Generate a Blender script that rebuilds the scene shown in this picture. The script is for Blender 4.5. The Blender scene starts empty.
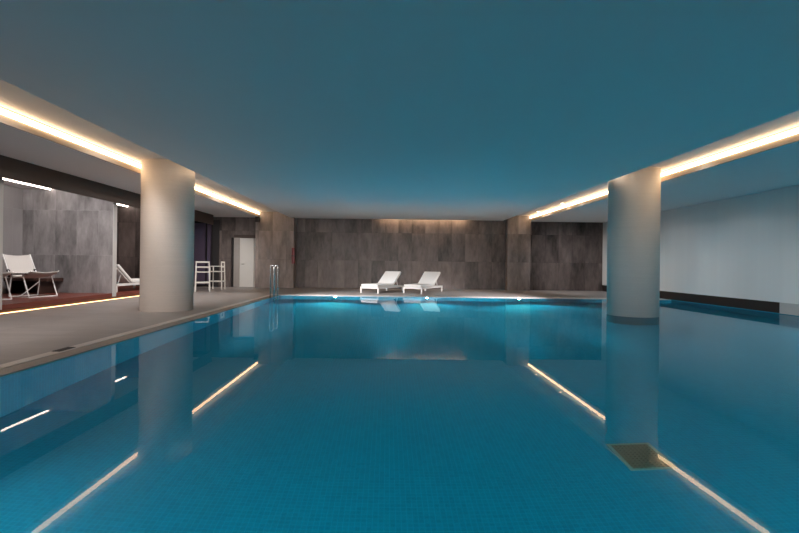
import bpy, bmesh, math
from mathutils import Matrix, Vector

sc = bpy.context.scene
COL = sc.collection
PI = math.pi

# ---------------------------------------------------------------- helpers
class MB:
    """collects shapes into one bmesh, then links them as ONE mesh object"""
    def __init__(self):
        self.bm = bmesh.new()

    def box(self, x0, x1, y0, y1, z0, z1):
        vs = [self.bm.verts.new(p) for p in
              ((x0, y0, z0), (x1, y0, z0), (x1, y1, z0), (x0, y1, z0),
               (x0, y0, z1), (x1, y0, z1), (x1, y1, z1), (x0, y1, z1))]
        for f in ((3, 2, 1, 0), (4, 5, 6, 7), (0, 1, 5, 4), (1, 2, 6, 5), (2, 3, 7, 6), (3, 0, 4, 7)):
            self.bm.faces.new([vs[i] for i in f])
        return self

    def bar(self, a, b, w, h, up=(0, 0, 1)):
        """a rectangular bar from a to b, w wide and h high"""
        a, b, up = Vector(a), Vector(b), Vector(up)
        d = (b - a).normalized()
        s = d.cross(up)
        if s.length < 1e-4:
            s = d.cross(Vector((1, 0, 0)))
        s.normalize()
        t = s.cross(d).normalized()
        r = []
        for p in (a, b):
            r.append([self.bm.verts.new(p + s * (i * w / 2) + t * (j * h / 2))
                      for i, j in ((-1, -1), (1, -1), (1, 1), (-1, 1))])
        for k in range(4):
            self.bm.faces.new((r[0][k], r[0][(k + 1) % 4], r[1][(k + 1) % 4], r[1][k]))
        self.bm.faces.new(r[0][::-1])
        self.bm.faces.new(r[1])
        return self

    def tube(self, pts, rad, n=12, closed=False):
        pts = [Vector(p) for p in pts]
        m = len(pts)
        rings = []
        prev = None
        for i, p in enumerate(pts):
            if closed:
                d = pts[(i + 1) % m] - pts[i - 1]
            else:
                d = pts[min(i + 1, m - 1)] - pts[max(i - 1, 0)]
            d.normalize()
            ref = prev if prev is not None else (Vector((0, 0, 1)) if abs(d.z) < .9 else Vector((1, 0, 0)))
            s = ref - d * ref.dot(d)
            if s.length < 1e-5:
                s = d.orthogonal()
            s.normalize()
            prev = s
            t = d.cross(s)
            rings.append([self.bm.verts.new(p + (s * math.cos(2 * PI * k / n) + t * math.sin(2 * PI * k / n)) * rad)
                          for k in range(n)])
        for i in range(m if closed else m - 1):
            A, B = rings[i], rings[(i + 1) % m]
            for k in range(n):
                self.bm.faces.new((A[k], A[(k + 1) % n], B[(k + 1) % n], B[k]))
        if not closed:
            self.bm.faces.new(rings[0][::-1])
            self.bm.faces.new(rings[-1])
        return self

    def lathe(self, prof, n=48, c=(0, 0, 0), axis='Z'):
        """prof: list of (r, h); capped at both ends"""
        rings = []
        for r, h in prof:
            ring = []
            for k in range(n):
                a = 2 * PI * k / n
                p = (r * math.cos(a), r * math.sin(a), h)
                if axis == 'Y':
                    p = (p[0], h, p[1])
                elif axis == 'X':
                    p = (h, p[0], p[1])
                ring.append(self.bm.verts.new((p[0] + c[0], p[1] + c[1], p[2] + c[2])))
            rings.append(ring)
        for A, B in zip(rings, rings[1:]):
            for k in range(n):
                self.bm.faces.new((A[k], A[(k + 1) % n], B[(k + 1) % n], B[k]))
        self.bm.faces.new(rings[0][::-1])
        self.bm.faces.new(rings[-1])
        return self

    def quad(self, *pts):
        self.bm.faces.new([self.bm.verts.new(p) for p in pts])
        return self

    def sheet(self, rows, th):
        """a sheet given as rows of points, thickened along -normal by th"""
        R = [[Vector(p) for p in r] for r in rows]
        nr, nc = len(R), len(R[0])
        N = []
        for i in range(nr):
            row = []
            for j in range(nc):
                du = R[min(i + 1, nr - 1)][j] - R[max(i - 1, 0)][j]
                dv = R[i][min(j + 1, nc - 1)] - R[i][max(j - 1, 0)]
                row.append(du.cross(dv).normalized())
            N.append(row)
        A = [[self.bm.verts.new(R[i][j] + N[i][j] * th / 2) for j in range(nc)] for i in range(nr)]
        B = [[self.bm.verts.new(R[i][j] - N[i][j] * th / 2) for j in range(nc)] for i in range(nr)]
        for i in range(nr - 1):
            for j in range(nc - 1):
                self.bm.faces.new((A[i][j], A[i + 1][j], A[i + 1][j + 1], A[i][j + 1]))
                self.bm.faces.new((B[i][j], B[i][j + 1], B[i + 1][j + 1], B[i + 1][j]))
        for i in range(nr - 1):
            for j in (0, nc - 1):
                self.bm.faces.new((A[i][j], B[i][j], B[i + 1][j], A[i + 1][j]))
        for j in range(nc - 1):
            for i in (0, nr - 1):
                self.bm.faces.new((A[i][j], A[i][j + 1], B[i][j + 1], B[i][j]))
        return self

    def build(self, name, mat, parent=None, bevel=0, smooth=False, seg=2):
        bmesh.ops.recalc_face_normals(self.bm, faces=self.bm.faces[:])
        me = bpy.data.meshes.new(name)
        self.bm.to_mesh(me)
        self.bm.free()
        me.materials.append(mat)
        o = bpy.data.objects.new(name, me)
        COL.objects.link(o)
        if parent is not None:
            o.parent = parent
        if bevel:
            m = o.modifiers.new('soft_edges', 'BEVEL')
            m.width = bevel
            m.segments = seg
            m.limit_method = 'ANGLE'
            m.angle_limit = math.radians(40)
        if smooth or bevel:
            for p in me.polygons:
                p.use_smooth = True
            if not smooth:
                m = o.modifiers.new('shading', 'WEIGHTED_NORMAL')
        return o


def tag(o, label, cat, group=None):
    o['label'] = label
    o['category'] = cat
    if group:
        o['group'] = group
    return o


def struct(o):
    o['kind'] = 'structure'
    return o


def thing(name, label, cat, loc=(0, 0, 0), rz=0.0, group=None):
    o = bpy.data.objects.new(name, None)
    COL.objects.link(o)
    o.location = loc
    o.rotation_euler = (0, 0, rz)
    o.empty_display_size = .2
    return tag(o, label, cat, group)


def dup(root, loc, rz, label, group=None):
    def cp(o, par):
        c = o.copy()
        COL.objects.link(c)
        c.parent = par
        for ch in list(o.children):
            cp(ch, c)
        return c
    r = root.copy()
    COL.objects.link(r)
    for ch in list(root.children):
        cp(ch, r)
    r.location = loc
    r.rotation_euler = (0, 0, rz)
    r['label'] = label
    if group:
        r['group'] = group
    return r


# ---------------------------------------------------------------- materials
def new_mat(name):
    m = bpy.data.materials.new(name)
    m.use_nodes = True
    nt = m.node_tree
    nt.nodes.clear()
    out = nt.nodes.new('ShaderNodeOutputMaterial')
    return m, nt, out


class NT:
    def __init__(self, nt):
        self.nt = nt

    def n(self, t, **kw):
        nd = self.nt.nodes.new(t)
        for k, v in kw.items():
            setattr(nd, k, v)
        return nd

    def put(self, sock, v):
        if isinstance(v, bpy.types.NodeSocket):
            self.nt.links.new(v, sock)
        else:
            sock.default_value = v

    def math(self, op, a, b=None, c=None):
        nd = self.n('ShaderNodeMath', operation=op)
        self.put(nd.inputs[0], a)
        if b is not None:
            self.put(nd.inputs[1], b)
        if c is not None:
            self.put(nd.inputs[2], c)
        return nd.outputs[0]

    def mix(self, f, a, b):
        nd = self.n('ShaderNodeMix', data_type='RGBA')
        self.put(nd.inputs[0], f)
        self.put(nd.inputs[6], a)
        self.put(nd.inputs[7], b)
        return nd.outputs[2]

    def pos(self):
        return self.n('ShaderNodeNewGeometry').outputs['Position']

    def xyz(self, v):
        nd = self.n('ShaderNodeSeparateXYZ')
        self.put(nd.inputs[0], v)
        return nd.outputs

    def comb(self, x, y, z):
        nd = self.n('ShaderNodeCombineXYZ')
        for i, v in enumerate((x, y, z)):
            self.put(nd.inputs[i], v)
        return nd.outputs[0]

    def noise(self, vec, scale, detail=4, rough=.55):
        nd = self.n('ShaderNodeTexNoise')
        self.put(nd.inputs['Vector'], vec)
        nd.inputs['Scale'].default_value = scale
        nd.inputs['Detail'].default_value = detail
        nd.inputs['Roughness'].default_value = rough
        return nd.outputs['Fac']

    def white(self, vec):
        nd = self.n('ShaderNodeTexWhiteNoise', noise_dimensions='3D')
        self.put(nd.inputs['Vector'], vec)
        return nd.outputs['Value']

    def ramp(self, v, lo, hi):
        nd = self.n('ShaderNodeMapRange')
        self.put(nd.inputs[0], v)
        nd.inputs[1].default_value = lo
        nd.inputs[2].default_value = hi
        return nd.outputs[0]

    def bsdf(self, color, rough=.5, metal=0.0, spec=.5):
        b = self.n('ShaderNodeBsdfPrincipled')
        self.put(b.inputs['Base Color'], color)
        self.put(b.inputs['Roughness'], rough)
        b.inputs['Metallic'].default_value = metal
        b.inputs['Specular IOR Level'].default_value = spec
        return b


def rgb(r, g, b):
    return (r, g, b, 1.0)


def plain(name, c, rough=.5, metal=0.0, spec=.5, var=.06, scale=6.0):
    m, nt, out = new_mat(name)
    T = NT(nt)
    nz = T.noise(T.pos(), scale, 3)
    lo = rgb(*[x * (1 - var) for x in c])
    hi = rgb(*[min(1, x * (1 + var)) for x in c])
    b = T.bsdf(T.mix(nz, lo, hi), rough, metal, spec)
    nt.links.new(b.outputs[0], out.inputs[0])
    return m


def slabs(name, axis, w, h, c, var=.18, ou=0.0, oz=0.0, rough=.45, vein=.25, zaxis='Z', grout=.006, gcol=.55, spec=.4, streak=(1, 1, .35)):
    """big stone slabs, laid in a grid along `axis` and `zaxis`"""
    m, nt, out = new_mat(name)
    T = NT(nt)
    P = T.pos()
    s = T.xyz(P)
    ax = {'X': 0, 'Y': 1, 'Z': 2}
    u = T.math('DIVIDE', T.math('ADD', s[ax[axis]], ou), w)
    v = T.math('DIVIDE', T.math('ADD', s[ax[zaxis]], oz), h)
    cu, cv = T.math('FLOOR', u), T.math('FLOOR', v)
    cell = T.comb(cu, cv, 3.7)
    r = T.white(cell)
    sp = T.n('ShaderNodeVectorMath', operation='MULTIPLY')
    T.put(sp.inputs[0], P)
    sp.inputs[1].default_value = streak
    off = T.n('ShaderNodeVectorMath', operation='MULTIPLY_ADD')
    T.put(off.inputs[0], cell)
    off.inputs[1].default_value = (7.3, 5.1, 3.3)
    T.put(off.inputs[2], sp.outputs[0])
    n1 = T.noise(off.outputs[0], 1.6, 6, .6)
    n2 = T.noise(off.outputs[0], 9.0, 4, .6)
    val = T.math('ADD', 1.0, T.math('MULTIPLY', T.math('SUBTRACT', r, .5), 2 * var))
    val = T.math('ADD', val, T.math('MULTIPLY', T.math('SUBTRACT', n1, .5), 2.6 * vein))
    val = T.math('ADD', val, T.math('MULTIPLY', T.math('SUBTRACT', n2, .5), .9 * vein))
    gu = T.math('GREATER_THAN', T.math('ABSOLUTE', T.math('SUBTRACT', T.math('FRACT', u), .5)), .5 - grout / w / 2)
    gv = T.math('GREATER_THAN', T.math('ABSOLUTE', T.math('SUBTRACT', T.math('FRACT', v), .5)), .5 - grout / h / 2)
    g = T.math('MAXIMUM', gu, gv)
    val = T.math('MULTIPLY', val, T.math('SUBTRACT', 1.0, T.math('MULTIPLY', g, 1 - gcol)))
    vm = T.n('ShaderNodeVectorMath', operation='SCALE')
    vm.inputs[0].default_value = c
    T.put(vm.inputs['Scale'], val)
    b = T.bsdf(vm.outputs[0], rough, 0, spec)
    nt.links.new(b.outputs[0], out.inputs[0])
    return m


def mosaic(name, axis, zaxis, c, t=.04):
    """small square glass tiles, each a slightly different blue"""
    m, nt, out = new_mat(name)
    T = NT(nt)
    s = T.xyz(T.pos())
    ax = {'X': 0, 'Y': 1, 'Z': 2}
    u = T.math('DIVIDE', s[ax[axis]], t)
    v = T.math('DIVIDE', s[ax[zaxis]], t)
    r = T.white(T.comb(T.math('FLOOR', u), T.math('FLOOR', v), 1.3))
    gu = T.math('GREATER_THAN', T.math('ABSOLUTE', T.math('SUBTRACT', T.math('FRACT', u), .5)), .45)
    gv = T.math('GREATER_THAN', T.math('ABSOLUTE', T.math('SUBTRACT', T.math('FRACT', v), .5)), .45)
    g = T.math('MAXIMUM', gu, gv)
    val = T.math('ADD', .90, T.math('MULTIPLY', r, .14))
    val = T.math('ADD', val, T.math('MULTIPLY', g, .4))
    vm = T.n('ShaderNodeVectorMath', operation='SCALE')
    vm.inputs[0].default_value = c
    T.put(vm.inputs['Scale'], val)
    b = T.bsdf(vm.outputs[0], .35, 0, .3)
    nt.links.new(b.outputs[0], out.inputs[0])
    return m


def emit(name, c, strength):
    m, nt, out = new_mat(name)
    T = NT(nt)
    e = T.n('ShaderNodeEmission')
    e.inputs[0].default_value = rgb(*c)
    e.inputs[1].default_value = strength
    nt.links.new(e.outputs[0], out.inputs[0])
    return m


def wood(name, c, axis=1):
    m, nt, out = new_mat(name)
    T = NT(nt)
    P = T.pos()
    sp = T.n('ShaderNodeVectorMath', operation='MULTIPLY')
    T.put(sp.inputs[0], P)
    k = [14.0, 14.0, 14.0]
    k[axis] = .8
    sp.inputs[1].default_value = k
    nz = T.noise(sp.outputs[0], 1.5, 5, .6)
    s = T.xyz(P)
    o = 0 if axis == 1 else 1
    u = T.math('DIVIDE', s[o], .14)
    g = T.math('GREATER_THAN', T.math('ABSOLUTE', T.math('SUBTRACT', T.math('FRACT', u), .5)), .48)
    r = T.white(T.comb(T.math('FLOOR', u), .5, .5))
    val = T.math('ADD', .6, T.math('MULTIPLY', nz, .6))
    val = T.math('MULTIPLY', val, T.math('ADD', .88, T.math('MULTIPLY', r, .24)))
    val = T.math('MULTIPLY', val, T.math('SUBTRACT', 1.0, T.math('MULTIPLY', g, .4)))
    vm = T.n('ShaderNodeVectorMath', operation='SCALE')
    vm.inputs[0].default_value = c
    T.put(vm.inputs['Scale'], val)
    b = T.bsdf(vm.outputs[0], .35, 0, .5)
    nt.links.new(b.outputs[0], out.inputs[0])
    return m


def water_mat():
    m, nt, out = new_mat('still_water')
    T = NT(nt)
    rf = T.n('ShaderNodeBsdfRefraction')
    rf.inputs['Roughness'].default_value = 0.0
    rf.inputs['IOR'].default_value = 1.333
    gl = T.n('ShaderNodeBsdfGlossy')
    gl.inputs['Roughness'].default_value = 0.0
    fr = T.n('ShaderNodeFresnel')
    fr.inputs['IOR'].default_value = 1.333
    mx = T.n('ShaderNodeMixShader')
    T.put(mx.inputs[0], T.math('MULTIPLY', T.math('POWER', fr.outputs[0], 1.2), .78))
    nt.links.new(rf.outputs[0], mx.inputs[1])
    nt.links.new(gl.outputs[0], mx.inputs[2])
    nt.links.new(mx.outputs[0], out.inputs[0])
    return m


def column_mat():
    m, nt, out = new_mat('pale_column_plaster')
    T = NT(nt)
    P = T.pos()
    s = T.xyz(P)
    band = T.noise(T.comb(T.math('MULTIPLY', s[0], .6), T.math('MULTIPLY', s[1], .6), T.math('MULTIPLY', s[2], 22.0)), 2.0, 4, .6)
    fine = T.noise(P, 30, 3, .6)
    val = T.math('ADD', .86, T.math('ADD', T.math('MULTIPLY', band, .18), T.math('MULTIPLY', fine, .1)))
    vm = T.n('ShaderNodeVectorMath', operation='SCALE')
    vm.inputs[0].default_value = (.64, .58, .535)
    T.put(vm.inputs['Scale'], val)
    b = T.bsdf(vm.outputs[0], .6, 0, .3)
    nt.links.new(b.outputs[0], out.inputs[0])
    return m


def pleat_mat():
    """white wall of tall fabric-like panels: faint vertical stripes, one seam per panel"""
    m, nt, out = new_mat('white_wall_panels')
    T = NT(nt)
    s = T.xyz(T.pos())
    n1 = T.noise(T.comb(0.0, T.math('MULTIPLY', s[1], 1.0), 0.0), 2.2, 4, .6)
    val = T.math('ADD', .94, T.math('MULTIPLY', n1, .12))
    vm = T.n('ShaderNodeVectorMath', operation='SCALE')
    vm.inputs[0].default_value = (.80, .80, .80)
    T.put(vm.inputs['Scale'], val)
    b = T.bsdf(vm.outputs[0], .7, 0, .2)
    nt.links.new(b.outputs[0], out.inputs[0])
    return m


M = dict(
    stone_x=slabs('brown_stone_slabs_x', 'X', .60, 1.245, (.115, .093, .089), var=.30, vein=1.25, ou=.1, gcol=.45),
    stone_y=slabs('brown_stone_slabs_y', 'Y', .60, 1.245, (.115, .093, .089), var=.13, vein=.22),
    grey_lit_x=slabs('lit_grey_slabs_x', 'X', .60, 1.245, (.245, .230, .235), var=.10, vein=1.0, ou=.25, gcol=1.35),  # same tile as the brown slabs, brighter light put into its colour
    grey_lit_y=slabs('lit_grey_slabs_y', 'Y', .60, 1.245, (.245, .230, .235), var=.10, vein=.22, gcol=1.35),  # lit copy of the tile for the side wall
    pier_x=slabs('light_stone_slabs_x', 'X', .60, 1.245, (.235, .198, .188), var=.16, vein=.9, ou=.2),
    deck=slabs('deck_stone', 'X', 1.2, 1.2, (.33, .302, .295), var=.04, vein=.22, zaxis='Y', rough=.42, grout=.006, gcol=.8, streak=(.25, 2.2, 1)),
    coping=plain('pale_coping_stone', (.68, .63, .60), .5, var=.10, scale=5),
    coping_in=plain('tan_coping_stone', (.30, .26, .235), .5, var=.10, scale=5),
    ceiling=plain('white_ceiling_paint', (.84, .84, .84), .8, spec=.1, var=.01),
    recess=plain('beige_recess_paint', (.70, .66, .64), .8, spec=.1, var=.02),
    lining=plain('tan_recess_lining', (.42, .35, .29), .8, spec=.1, var=.02),
    soffit=plain('white_soffit_paint', (.78, .76, .76), .8, spec=.1, var=.01),
    dark=plain('dark_brown_panel', (.06, .042, .036), .5, var=.15),
    skirting=plain('dark_brown_stone', (.028, .018, .014), .5, var=.3, scale=4),
    black=plain('matt_black', (.012, .010, .012), .5),
    violet=plain('dark_violet_glass', (.115, .092, .150), .3, var=.05),
    white_paint=plain('white_paint', (.72, .71, .71), .6, spec=.2, var=.02),
    door_white=plain('white_door_paint', (.62, .62, .61), .5, spec=.3, var=.03),
    frame_grey=plain('grey_door_frame', (.33, .31, .30), .5, var=.05),
    trim_pale=plain('pale_trim', (.52, .50, .49), .5, var=.04),
    white_metal=plain('white_metal', (.78, .77, .76), .4, var=.02),
    white_fabric=plain('white_fabric', (.80, .79, .78), .9, spec=.1, var=.05, scale=60),
    cream_canvas=plain('cream_canvas', (.52, .49, .47), .9, spec=.1, var=.05, scale=60),
    bar_white=plain('cream_metal', (.72, .70, .66), .4, var=.03),
    steel=plain('brushed_steel', (.62, .62, .62), .25, metal=1.0, var=.03),
    wood=wood('red_brown_timber', (.215, .050, .032), 1),
    riser=plain('tan_riser_board', (.30, .17, .10), .5, var=.1),
    darkwood=wood('dark_timber', (.055, .026, .020), 1),
    floor_tiles=mosaic('blue_mosaic_floor', 'X', 'Y', (.003, .235, .345)),
    wall_tiles_x=mosaic('blue_mosaic_wall_x', 'X', 'Z', (.003, .235, .345)),
    wall_tiles_y=mosaic('blue_mosaic_wall_y', 'Y', 'Z', (.003, .235, .345)),
    dark_tile=plain('dark_blue_tile', (.004, .055, .080), .35, var=.1),
    grille=plain('bronze_grille', (.26, .11, .07), .5, metal=.0, var=.1),
    red=plain('red_lacquer', (.17, .009, .018), .35, var=.05),
    water=water_mat(),
    column=column_mat(),
    pleats=pleat_mat(),
    led_warm=emit('warm_light_strip', (1.0, .69, .40), 10.5),
    led_low=emit('warm_low_light_strip', (1.0, .62, .30), 5.0),
    led_cool=emit('neutral_light_strip', (1.0, .86, .74), 14.0),
    led_back=emit('warm_wall_wash_strip', (1.0, .68, .40), 30.0),
    lamp_pool=emit('pool_lamp_lens', (.90, 1.0, 1.0), 10.0),
    lamp_down=emit('downlight_lens', (1.0, .80, .55), 8.0),
)

# ---------------------------------------------------------------- dimensions (metres)
FRONT = 90
RSPOT, WLINE, WSPOT, ASPOT, BSPOT = 150, 20, 200, 290, 900
EYE = 1.10
CEIL = 3.08
REC = 3.31                     # top of the light recesses
LW, RW = -3.64, 9.68           # pool's left edge, right wall
PN, PF = 0.9, 15.80            # pool's near and far edges
DEPTH = -1.40
BACK = 20.90
YN = -4.0                      # where the hall is cut, behind the camera
LR0, LR1 = -4.27, -5.60        # left recess
RR0, RR1 = 5.12, 6.33          # right recess
BULK = -7.34
SIDE = -10.16

# ---------------------------------------------------------------- setting
S = lambda mb, name, mat, **k: struct(mb.build(name, mat, **k))
S(MB().box(LW - .05, RW + .1, PN - .1, PF + .1, DEPTH - .15, DEPTH), 'pool_floor', M['floor_tiles'])
S(MB().box(LW - .12, LW, PN, PF, DEPTH, -.03), 'pool_wall_left', M['wall_tiles_y'])
S(MB().box(RW, RW + .12, PN, PF, DEPTH, -.0), 'pool_wall_right', M['wall_tiles_y'])
S(MB().box(LW - .12, RW + .12, PF, PF + .12, DEPTH, -.03), 'pool_wall_back', M['wall_tiles_x'])
S(MB().box(LW - .12, RW + .12, PN - .12, PN, DEPTH, -.03), 'pool_wall_front', M['wall_tiles_x'])
o = S(MB().quad((LW, PN, -.012), (RW, PN, -.012), (RW, PF, -.012), (LW, PF, -.012)), 'pool_water', M['water'])
o['label'] = 'still turquoise water filling the pool up to the brim'

# deck: left strip, back strip, near strip
S(MB().box(SIDE, -4.02, YN, BACK, -.2, 0), 'floor_left', M['deck'])
S(MB().box(-4.02, RW, 16.30, BACK, -.2, 0), 'floor_back', M['deck'])
S(MB().box(-4.02, RW, YN, PN - .4, -.2, 0), 'floor_front', M['deck'])
# coping: an inner tan stone and an outer pale channel line
S(MB().box(LW - .22, LW, PN, PF, -.03, 0), 'trim_1', M['coping_in'])
S(MB().box(-4.02, LW - .24, PN - .4, 16.30, -.03, 0.002).box(-4.02, LW - .24, PN - .4, 16.30, -.2, -.03), 'trim_2', M['coping'])
S(MB().box(LW - .24, LW - .22, PN, PF, -.03, -.012), 'trim_3', M['dark'])
S(MB().box(LW - .24, RW, PF, 16.30, -.03, 0.001), 'trim_4', M['coping'])
S(MB().box(LW - .24, RW, PN - .4, PN, -.03, 0.001), 'trim_5', M['coping'])

# ceiling: main field between the two recesses, side fields, recess lids and edges
S(MB().box(LR0, RR0, YN, BACK - .30, CEIL, CEIL + .4), 'ceiling_main', M['ceiling'])
S(MB().box(LR0, RR0, BACK - .30, BACK, REC - .04, CEIL + .4), 'ceiling_back', M['ceiling'])
S(MB().box(BULK, LR1 - .02, YN, BACK, CEIL, CEIL + .4), 'ceiling_left', M['soffit'])
S(MB().box(RR1 + .02, RW, YN, BACK, CEIL, CEIL + .4), 'ceiling_right', M['ceiling'])
S(MB().box(LR1, LR0, YN, BACK, REC, REC + .14), 'ceiling_recess_left', M['recess'])
S(MB().box(RR0, RR1, YN, BACK, REC, REC + .14), 'ceiling_recess_right', M['recess'])
S(MB().box(LR1 - .02, LR1, YN, BACK, CEIL, CEIL + .4), 'trim_12', M['lining'])
S(MB().box(RR1, RR1 + .02, YN, BACK, CEIL, CEIL + .4), 'trim_13', M['lining'])
S(MB().box(SIDE, BULK, YN, BACK, CEIL, CEIL + .4), 'ceiling_alcoves', M['soffit'])
S(MB().box(BULK - .05, BULK, YN, 19.6, 2.67, CEIL), 'trim_6', M['dark'])

# walls
S(MB().box(-4.07, 6.35, BACK, BACK + .2, 0, CEIL + .4).box(6.35, RW + .2, BACK, BACK + .2, 0, CEIL), 'wall_back', M['stone_x'])
S(MB().box(-5.74, -4.07, 20.24, BACK, 0, REC), 'pier_left', M['pier_x'])
S(MB().box(5.33, 6.35, 20.60, BACK, 0, REC), 'pier_right', M['pier_x'])
# frontal wall left of the pier, with the door recess and the violet glazing
W = MB()
W.box(-7.40, -6.90, 20.5, 20.7, 0, CEIL)
W.box(-6.77, -5.74, 20.5, 20.7, 2.32, CEIL).box(-6.90, -6.77, 20.5, 20.7, 2.18, CEIL)
W.box(SIDE, -7.40, 20.5, 20.7, 2.95, CEIL)
S(W, 'wall_back_left', M['stone_x'])
S(MB().box(-6.90, -6.77, 20.62, 20.7, 0, 2.18), 'trim_7', M['black'])
S(MB().box(SIDE - .2, SIDE, YN, BACK, 0, CEIL), 'wall_left', M['grey_lit_y'])
S(MB().box(RW, RW + .2, YN, BACK, .27, CEIL), 'wall_right', M['pleats'])
S(MB().box(RW + .03, RW + .2, 11.44, BACK, 0, .27), 'baseboard_right', M['skirting'])
S(MB().box(RW - .01, RW + .2, YN, 11.44, 0, .27), 'trim_8', M['trim_pale'])

# door in the far left wall
d = bpy.data.objects.new('door_1', None)
COL.objects.link(d)
struct(d)
MB().box(-6.77, -6.52, 20.53, 20.7, 0, 2.18).build('door_frame', M['frame_grey'], d)
MB().box(-6.77, -5.74, 20.56, 20.7, 2.18, 2.32).build('door_header', M['dark'], d)
MB().box(-6.52, -5.76, 20.58, 20.64, 0.01, 2.17).build('door_leaf', M['door_white'], d, bevel=.006)
MB().tube([(-6.42, 20.58, 1.02), (-6.42, 20.54, 1.02), (-6.30, 20.54, 1.02)], .011).build('door_handle', M['steel'], d)

w = bpy.data.objects.new('window_1', None)
COL.objects.link(w)
struct(w)
MB().box(-7.74, -7.40, 20.46, 20.66, 0, 2.95).box(SIDE, -7.74, 20.46, 20.6, 2.80, 2.95).box(SIDE, -7.74, 20.46, 20.6, 0, .10) \
    .build('window_frame', M['black'], w)
MB().box(SIDE, -7.74, 20.52, 20.56, .10, 2.80).build('glass_pane', M['violet'], w)
MB().box(-8.0, -7.94, 20.49, 20.52, .10, 2.80).build('mullion', M['black'], w)

# columns standing in the light recesses
def column(name, x, y, zb, r, label):
    c = MB().lathe([(r, zb), (r, REC + .02)], 96).build(name, M['column'], smooth=False)
    c.location = (x, y, 0)
    for p in c.data.polygons:
        p.use_smooth = len(p.vertices) == 4
    struct(c)
    c['label'] = label
    return c
column('column', -4.985, 10.56, -.001, .555, 'thick round pale column standing on the stone deck beside the pool')
cr = column('column', 5.69, 10.76, -.015, .54, 'thick round pale column standing in the pool water')
MB().lathe([(.545, DEPTH), (.545, -.016)], 96).build('submerged_base', M['dark_tile'], cr)

# alcoves on the left: partitions with pale end trims, one long timber platform
for k, (y0, y1) in enumerate(((9.06, 9.225), (12.95, 13.12), (16.80, 16.97))):
    S(MB().box(SIDE, -7.645, y0, y1, .19, CEIL), 'wall_partition', M['stone_x' if k == 2 else 'grey_lit_x'])  # dim warm light on the last partition put in as brown slabs
    S(MB().box(-7.645, -7.63, y0 - .004, y1 + .004, .10, 2.67), 'trim_%d' % (9 + k), M['trim_pale'])
plat = thing('timber_platform', 'long low red brown timber platform running along the alcoves', 'platform')
MB().box(SIDE + .02, -7.65, 2.0, 16.97, .15, .19).build('deck_boards', M['wood'], plat)
MB().box(-7.69, -7.65, 2.0, 16.97, .09, .15).build('fascia', M['wood'], plat)
MB().box(SIDE + .02, -7.78, 2.0, 16.97, 0, .15).build('base', M['riser'], plat)

def spot(loc, aim, power, col, size=110, soft=.03):  # serves the two downlights; all other calls are added fill spots
    L = bpy.data.lights.new('lamp_or_fill_spot', 'SPOT')
    L.energy = power
    L.color = col
    L.spot_size = math.radians(size)
    L.spot_blend = 1.0
    L.shadow_soft_size = soft
    lo = bpy.data.objects.new('lamp_or_fill_spot', L)
    COL.objects.link(lo)
    lo.location = loc
    lo.rotation_euler = Vector(aim).to_track_quat('-Z', 'Y').to_euler()

# ---------------------------------------------------------------- light strips
def strip(mb, name, mat, label, group='lit light strips'):
    return tag(mb.build(name, mat), label, 'light strip', group)
strip(MB().box(LR1 + .004, LR1 + .03, YN, 20.24, 3.195, 3.275), 'light_strip', M['led_warm'],
      'long warm light strip in the ceiling recess above the left deck column')
strip(MB().box(RR1 - .03, RR1 - .004, YN, 20.60, 3.195, 3.275), 'light_strip', M['led_warm'],
      'long warm light strip in the ceiling recess above the column in the pool')
strip(MB().box(-.30, 3.6, BACK - .24, BACK - .20, REC - .08, REC - .05), 'light_strip', M['led_back'],
      'warm strip hidden in the ceiling slot washing the back stone wall')
for y0, y1, l in ((9.30, 12.93, 'white light strip on the ceiling of the alcove with the cream deck chairs'),
                  (13.14, 16.78, 'white light strip on the ceiling of the dim brown alcove with one lounger')):
    strip(MB().box(-9.405, -9.37, y0, y1, CEIL - .03, CEIL), 'light_strip', M['led_cool'], l)
strip(MB().box(-7.78, -7.765, 2.0, 16.97, 0.0, .014), 'light_strip', M['led_low'],
      'warm light strip at floor level under the red brown timber platform')

# two downlights in the right recess
for y, l in ((18.9, 'small downlight in the right recess close to the stone pier'),
             (16.3, 'small downlight in the right recess between pier and round column')):
    spot((6.12, y, REC - .03), (.5, -.2, -1), 14, (1.0, .72, .42), 100)
    t = thing('downlight', l, 'downlight', (6.12, y, REC), 0, 'recess downlights')
    MB().lathe([(.075, -.012), (.075, 0)], 24).build('rim', M['white_metal'], t)
    MB().lathe([(.055, -.016), (.055, -.012)], 24).build('lens', M['lamp_down'], t)

# ---------------------------------------------------------------- underwater lamps
def pool_light(x, y, z, rz, label, power, seen=True, cone=118):  # unless seen, only a bare added fill spot without a fixture
    if seen:
        t = thing('pool_light', label, 'pool light', (x, y, z), rz, 'lamps in the far pool wall')
        MB().lathe([(.11, 0), (.11, -.012), (.095, -.025), (.075, -.03)], 32, axis='Y').build('rim', M['steel'], t)
        MB().lathe([(.073, -.030), (.05, -.038), (.01, -.040)], 32, axis='Y').build('lens', M['lamp_pool'], t)
    L = bpy.data.lights.new('pool_lamp_or_fill', 'SPOT')
    L.energy = power
    L.color = (.06, .92, 1.0)
    L.spot_size = math.radians(cone)
    L.spot_blend = .6
    L.shadow_soft_size = .015
    lo = bpy.data.objects.new('pool_lamp_or_fill', L)
    COL.objects.link(lo)
    d = Vector((math.sin(rz), -math.cos(rz), 0))
    lo.location = Vector((x, y, z)) + d.normalized() * .06
    lo.rotation_euler = d.to_track_quat('-Z', 'Y').to_euler()

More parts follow.
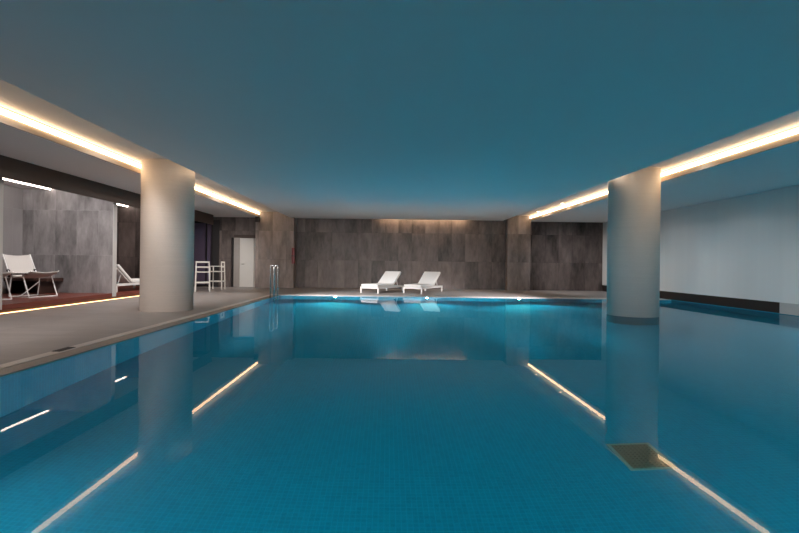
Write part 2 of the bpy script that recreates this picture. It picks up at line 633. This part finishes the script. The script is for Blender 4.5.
PW = 265
for x, l in ((-1.75, 'lit round lamp in the far pool wall below the first lounger'),
             (1.37, 'lit round lamp in the far pool wall below the second lounger'),
             (4.5, 'lit round lamp in the far pool wall below the pale stone pier')):
    pool_light(x, PF, -.32, 0, l, PW * 2.3, True, 108)
for x in (-2.0, 1.0, 4.0, 7.5):  # added unseen fill on the near pool wall
    pool_light(x, PN, -.5, PI, '', PW * .5, False)
for x, p in ((-2.4, 9000), (0.1, 9000), (2.4, 9000), (3.9, 6000), (8.3, 4500)):  # added narrow fill beams to brighten the far wall and floor
    pool_light(x, PN, -.65, PI, '', p, False, 15)
for y in (3.0, 5.5, 8.0):  # added fill on the right pool wall, out of view
    pool_light(RW, y, -.5, -PI / 2, '', PW * .75, False)
for y in (1.7, 2.9):  # added fill on the left pool wall, out of view
    pool_light(LW, y, -.5, PI / 2, '', PW * .2, False)

# ---------------------------------------------------------------- furniture
def make_lounger(label):
    t = thing('sun_lounger', label, 'sun lounger', (0, 0, 0), 0, 'white sun loungers')
    wd, Ln = .37, 2.05
    wm, fb = M['white_metal'], M['white_fabric']
    f = MB()
    for s in (-1, 1):
        f.box(s * wd - .025, s * wd + .025, 0, Ln, .17, .24)
    f.box(-wd, wd, 0, .05, .17, .24).box(-wd, wd, Ln - .05, Ln, .17, .24)
    for y in (.5, 1.0, 1.5):
        f.box(-wd, wd, y, y + .05, .18, .22)
    f.build('frame', wm, t, bevel=.006)
    for sx in (-1, 1):
        for y in (.035, Ln - .035):
            MB().bar((sx * wd, y, 0), (sx * wd, y, .24), .05, .06, (0, 1, 0)).build('leg', wm, t, bevel=.005)
    MB().box(-.36, .36, -.01, 1.26, .245, .335).build('seat_cushion', fb, t, bevel=.03, seg=3)
    a = math.radians(37)
    c, s = math.cos(a), math.sin(a)
    b = MB()
    b.box(-.36, .36, 0, .82, -.02, .07)
    for v in b.bm.verts:
        y, z = v.co.y, v.co.z
        v.co.y, v.co.z = 1.26 + y * c - z * s, .27 + y * s + z * c
    b.build('back_cushion', fb, t, bevel=.03, seg=3)
    for sx in (-1, 1):
        MB().bar((sx * .30, 1.26 + .02, .23), (sx * .30, 1.26 + .8 * c + .03, .25 + .8 * s - .03), .035, .025).build('back_rail', wm, t)
        MB().bar((sx * .26, 1.26 + .5 * c, .25 + .45 * s), (sx * .26, 1.80, .20), .03, .02).build('prop', wm, t)
    return t

RZ = math.radians(-29)
def lounger_at(o, cx, cy, z, rz):
    """put the corner at the near right foot on (cx, cy)"""
    v = Matrix.Rotation(rz, 3, 'Z') @ Vector((.395, 0, 0))
    o.location = (cx - v.x, cy - v.y, z)
    o.rotation_euler = (0, 0, rz)
l1 = make_lounger('white sun lounger by the stone back wall, the one nearer the pool ladder')
lounger_at(l1, -.31, 17.2, 0, RZ)
l2 = dup(l1, (0, 0, 0), 0, 'white sun lounger by the stone back wall, the one nearer the column in the pool')
lounger_at(l2, 1.31, 17.35, 0, RZ)
l3 = dup(l1, (0, 0, 0), 0, 'white sun lounger on the timber platform in the dim brown alcove beyond the partition')
l3.location = (-8.04, 15.5, .19)
l3.rotation_euler = (0, 0, PI - .08)

def make_deck_chair(label):
    t = thing('deck_chair', label, 'deck chair', (0, 0, 0), 0, 'cream canvas deck chairs')
    wm = M['white_metal']
    # sling: one canvas from the scalloped head down the back and up the seat front
    prof = [(-.30, 1.04), (-.22, .87), (-.13, .69), (-.04, .55), (.08, .50), (.22, .485), (.40, .50), (.56, .54), (.70, .60), (.76, .635)]
    rows = []
    n = 13
    for i, (y, z) in enumerate(prof):
        row = []
        for j in range(n):
            u = -1 + 2 * j / (n - 1)
            sag = (1 - u * u)
            dz = -.035 * sag if i == 0 else 0
            dy = .035 * sag * (1 if i < 4 else 0)
            dzz = -.03 * sag if i >= 4 else 0
            row.append((u * .315, y - dy * .6, z + dz + dzz))
        rows.append(row)
    MB().sheet(rows, .014).build('sling', M['cream_canvas'], t, smooth=True)
    for s in (-1, 1):
        x = s * .33
        MB().bar((x, -.30, .545), (x, .62, .575), .075, .04).build('armrest', M['darkwood'], t, bevel=.008)
        MB().tube([(x * .95, -.305, 1.045), (x * .96, -.04, .55), (x * .97, .10, .49)], .013).build('back_rail', wm, t)
        MB().tube([(x * .97, .10, .49), (x * .97, .42, .50), (x * .97, .76, .64)], .013).build('seat_rail', wm, t)
        MB().tube([(x, .46, .55), (x, .70, .016), (x, -.02, .016), (x, .06, .55)], .014).build('side_frame', wm, t)
        MB().lathe([(.03, -.022), (.036, -.01), (.036, .01), (.03, .022)], 20, (x * .93, -.10, .64), 'Y').build('knob', M['black'], t)
    MB().tube([(-.33, -.02, .016), (.33, -.02, .016)], .014).build('crossbar', wm, t)
    MB().tube([(-.33, .70, .016), (.33, .70, .016)], .014).build('crossbar', wm, t)
    MB().bar((-.33, -.06, .50), (.33, -.06, .50), .05, .06).build('rear_bar', M['darkwood'], t, bevel=.006)
    MB().tube([(-.32, .05, .36), (.32, .40, .05)], .012).build('brace', wm, t)
    return t
c1 = make_deck_chair('cream canvas deck chair in full view beside the dark bench')
c1.location = (-9.0, 11.55, .19)
c1.rotation_euler = (0, 0, math.radians(-110))
dup(c1, (-9.24, 10.43, .19), math.radians(-110), 'deck chair mostly cut off, only its front and feet show at the picture edge')

b = thing('timber_bench', 'dark timber bench against the grey stone partition behind the deck chair', 'bench', (-9.55, 12.6, .19))
MB().box(-.58, .56, -.30, .33, .34, .42).build('seat', M['darkwood'], b, bevel=.006)
MB().box(-.52, -.46, -.26, .33, 0, .34).build('side_panel', M['darkwood'], b)
MB().box(.26, .32, -.26, .33, 0, .34).build('side_panel', M['darkwood'], b)
MB().box(-.46, .26, .25, .33, 0, .34).build('back_panel', M['darkwood'], b)

def make_bar_chair(label):
    t = thing('bar_chair', label, 'bar chair', (0, 0, 0), 0, 'tall bar chairs by the violet glazing')
    wm = M['bar_white']
    for sx in (-1, 1):
        MB().bar((sx * .25, -.24, 0), (sx * .22, -.21, 1.12), .04, .04, (0, 1, 0)).build('rear_leg', wm, t, bevel=.004)
        MB().bar((sx * .25, .24, 0), (sx * .23, .22, .93), .04, .04, (0, 1, 0)).build('front_leg', wm, t, bevel=.004)
        MB().bar((sx * .235, -.23, .93), (sx * .235, .26, .93), .045, .03).build('armrest', wm, t, bevel=.004)
        MB().bar((sx * .245, -.235, .33), (sx * .245, .235, .33), .03, .04).build('side_rail', wm, t)
    MB().box(-.23, .23, -.22, .22, .70, .74).build('seat', wm, t, bevel=.008)
    MB().box(-.22, .22, -.225, -.195, 1.06, 1.12).build('top_rail', wm, t, bevel=.005)
    MB().box(-.22, .22, -.228, -.198, .88, .93).build('back_rail', wm, t, bevel=.005)
    MB().box(-.24, .24, .225, .255, .31, .36).build('footrest', wm, t, bevel=.005)
    MB().box(-.24, .24, -.250, -.220, .31, .36).build('rear_rail', wm, t, bevel=.005)
    return t
s1 = make_bar_chair('tall cream bar chair nearest the round deck column, seen from behind')
s1.location = (-6.85, 17.3, 0)
s1.rotation_euler = (0, 0, math.radians(20))
dup(s1, (-6.78, 18.6, 0), math.radians(95), 'tall cream bar chair side-on, nearer the white door')

# pool ladder: two steel rails
t = thing('pool_ladder', 'stainless steel pool ladder with two tall rails at the far end of the pool', 'pool ladder', (-3.565, 14.75, 0))
for y in (-.26, .26):
    pts = [(.045, y, -1.0), (.045, y, .96)]
    for k in range(1, 8):
        a = PI * k / 8
        pts.append((-.01 + .055 * math.cos(a), y, .96 + .05 * math.sin(a)))
    pts += [(-.065, y, .96), (-.065, y, 0.002)]
    MB().tube(pts, .017).build('rail', M['steel'], t, smooth=True)
for z in (-.25, -.55, -.85):
    MB().box(.02, .11, -.26, .26, z, z + .03).build('step', M['steel'], t)

# red case on the pier's edge, small dark box under the recess
t = thing('wall_case', 'narrow upright red case on the edge of the stone pier', 'case', (-4.07, 20.237, 1.06))
MB().box(-.075, .06, -.07, 0, 0, .70).build('case_body', M['red'], t, bevel=.02)
MB().box(-.08, .065, -.076, 0, .32, .36).build('bracket', M['black'], t)
t = thing('wall_speaker', 'small dark box fixed high on the stone pier below the warm strip', 'speaker', (-5.62, 20.24, 2.98))
MB().box(-.10, .07, -.16, -.03, -.13, .12).build('housing', M['black'], t, bevel=.01)
MB().box(-.03, .03, -.03, 0, -.03, .03).build('bracket', M['black'], t)

# drain covers
t = thing('floor_drain', 'square bronze grille drain on the pool floor in front of the column', 'drain', (2.17, 3.95, DEPTH))
MB().box(-.19, -.16, -.215, .215, 0, .012).box(.16, .19, -.215, .215, 0, .012) \
    .box(-.16, .16, -.215, -.19, 0, .012).box(-.16, .16, .19, .215, 0, .012).build('border', M['coping_in'], t)
g = MB().box(-.16, .16, -.19, .19, .001, .004)
for k in range(9):
    x = -.16 + .32 * (k + .5) / 9
    g.box(x - .009, x + .009, -.19, .19, .004, .014)
for k in range(11):
    y = -.19 + .38 * (k + .5) / 11
    g.box(-.16, .16, y - .009, y + .009, .004, .013)
g.build('grille', M['grille'], t)
t = thing('deck_drain', 'small dark slotted drain cover in the pale coping of the left deck', 'drain', (-3.96, 5.72, 0.002))
g = MB().box(-.05, .05, -.145, .145, 0, .004)
for k in range(7):
    y = -.12 + .04 * k
    g.box(-.045, .045, y - .012, y + .012, .004, .008)
g.build('grille', M['black'], t)

# ---------------------------------------------------------------- world light from the open end, and added fill lights
wd = bpy.data.worlds.new('hall_daylight')
sc.world = wd
wd.use_nodes = True
bg = wd.node_tree.nodes['Background']
bg.inputs[0].default_value = (.92, .96, 1.0, 1)
bg.inputs[1].default_value = .04

# added fill spots, unseen behind the recess edges and the bulkhead
spot((-4.42, 17.4, 3.27), (-.9, .8, -.8), RSPOT * 3.2, (1.0, .90, .82), 62)
for y in (4.0, 6.5, 9.0, 12.6, 15.2):
    spot((-4.42, y, 3.27), (-.85, 0, -1), RSPOT * (2.0 if y > 12 else 1), (1.0, .93, .88))
def line_fill(x, sx, power, col):
    """a long lamp fixed on the hidden inner face of a recess, shining outwards"""
    L = bpy.data.lights.new('recess_line_fill', 'AREA')
    L.shape = 'RECTANGLE'
    L.size, L.size_y = 23.0, .08
    L.energy = power
    L.color = col
    lo = bpy.data.objects.new('recess_line_fill', L)
    COL.objects.link(lo)
    lo.location = (x, 8.0, 3.18)
    z, xx = -Vector((sx, 0, -.25)).normalized(), Vector((0, 1, 0))
    lo.matrix_world = Matrix.Translation(lo.location) @ Matrix((xx, z.cross(xx), z)).transposed().to_4x4()
for y in (3.5, 6.5, 9.3, 12.4, 15.2, 18.2):  # added cool fill for the white right wall, hidden by the ceiling edge
    spot((5.25, y, 3.27), (1, 0, -.78), WSPOT, (.93, .98, 1.0), 72, .07)
# added unseen fill spots in the recesses, for the loungers, deck and back wall
spot((-5.2, 12.30, 3.27), (6.0, 6.0, -3.3), BSPOT * .3, (1.0, .95, .93), 40)
spot((5.9, 12.25, 3.27), (-5.2, 6.0, -3.3), BSPOT * .3, (1.0, .95, .93), 40)
spot((5.25, 17.5, 3.27), (.85, .8, -.75), RSPOT * 2.5, (1.0, .93, .90), 64)
spot((-5.2, 12.30, 3.27), (3.9, 4.4, -3.2), BSPOT * 3.2, (1.0, .95, .93), 36)
spot((5.9, 12.25, 3.27), (-2.0, 4.5, -3.2), BSPOT * 3.2, (1.0, .95, .93), 36)
line_fill(RR0 + .03, 1, WLINE, (1.0, .80, .60))  # added fill along both recesses, out of sight
line_fill(LR0 - .03, -1, WLINE, (1.0, .76, .52))
spot((-7.55, 10.0, 3.0), (-.45, 1, -.55), ASPOT, (1.0, .95, .93))  # added alcove fill, unseen behind the bulkhead
spot((-7.55, 13.35, 3.0), (-.55, .6, -1), ASPOT * .35, (1.0, .90, .82))

# added fill light at the open end of the hall, behind the camera
L = bpy.data.lights.new('front_fill', 'AREA')
L.shape = 'RECTANGLE'
L.size, L.size_y = 15.0, 2.0
L.energy = FRONT
L.color = (1.0, .91, .85)
L.spread = math.radians(27)
lo = bpy.data.objects.new('front_fill', L)
COL.objects.link(lo)
lo.location = (-2.5, YN + .1, 1.7)
lo.rotation_euler = Vector((0, 1, -.10)).to_track_quat('-Z', 'Y').to_euler()

# ---------------------------------------------------------------- camera
cam = bpy.data.cameras.new('camera')
co = bpy.data.objects.new('camera', cam)
COL.objects.link(co)
cam.sensor_width = 36
cam.lens = 465 / 799 * 36
cam.shift_x = (399.5 - 387) / 799
cam.shift_y = -(266.5 - 264) / 799
cam.clip_start = .05
co.matrix_world = Matrix.Translation((0, 0, EYE)) @ Matrix.Rotation(PI / 2, 4, 'X') @ Matrix.Rotation(.012, 4, 'Z')
sc.camera = co

vs = sc.view_settings
vs.view_transform = 'Standard'
vs.look = 'None'
vs.gamma = 1
vs.use_curve_mapping = False
vs.exposure = 0.0
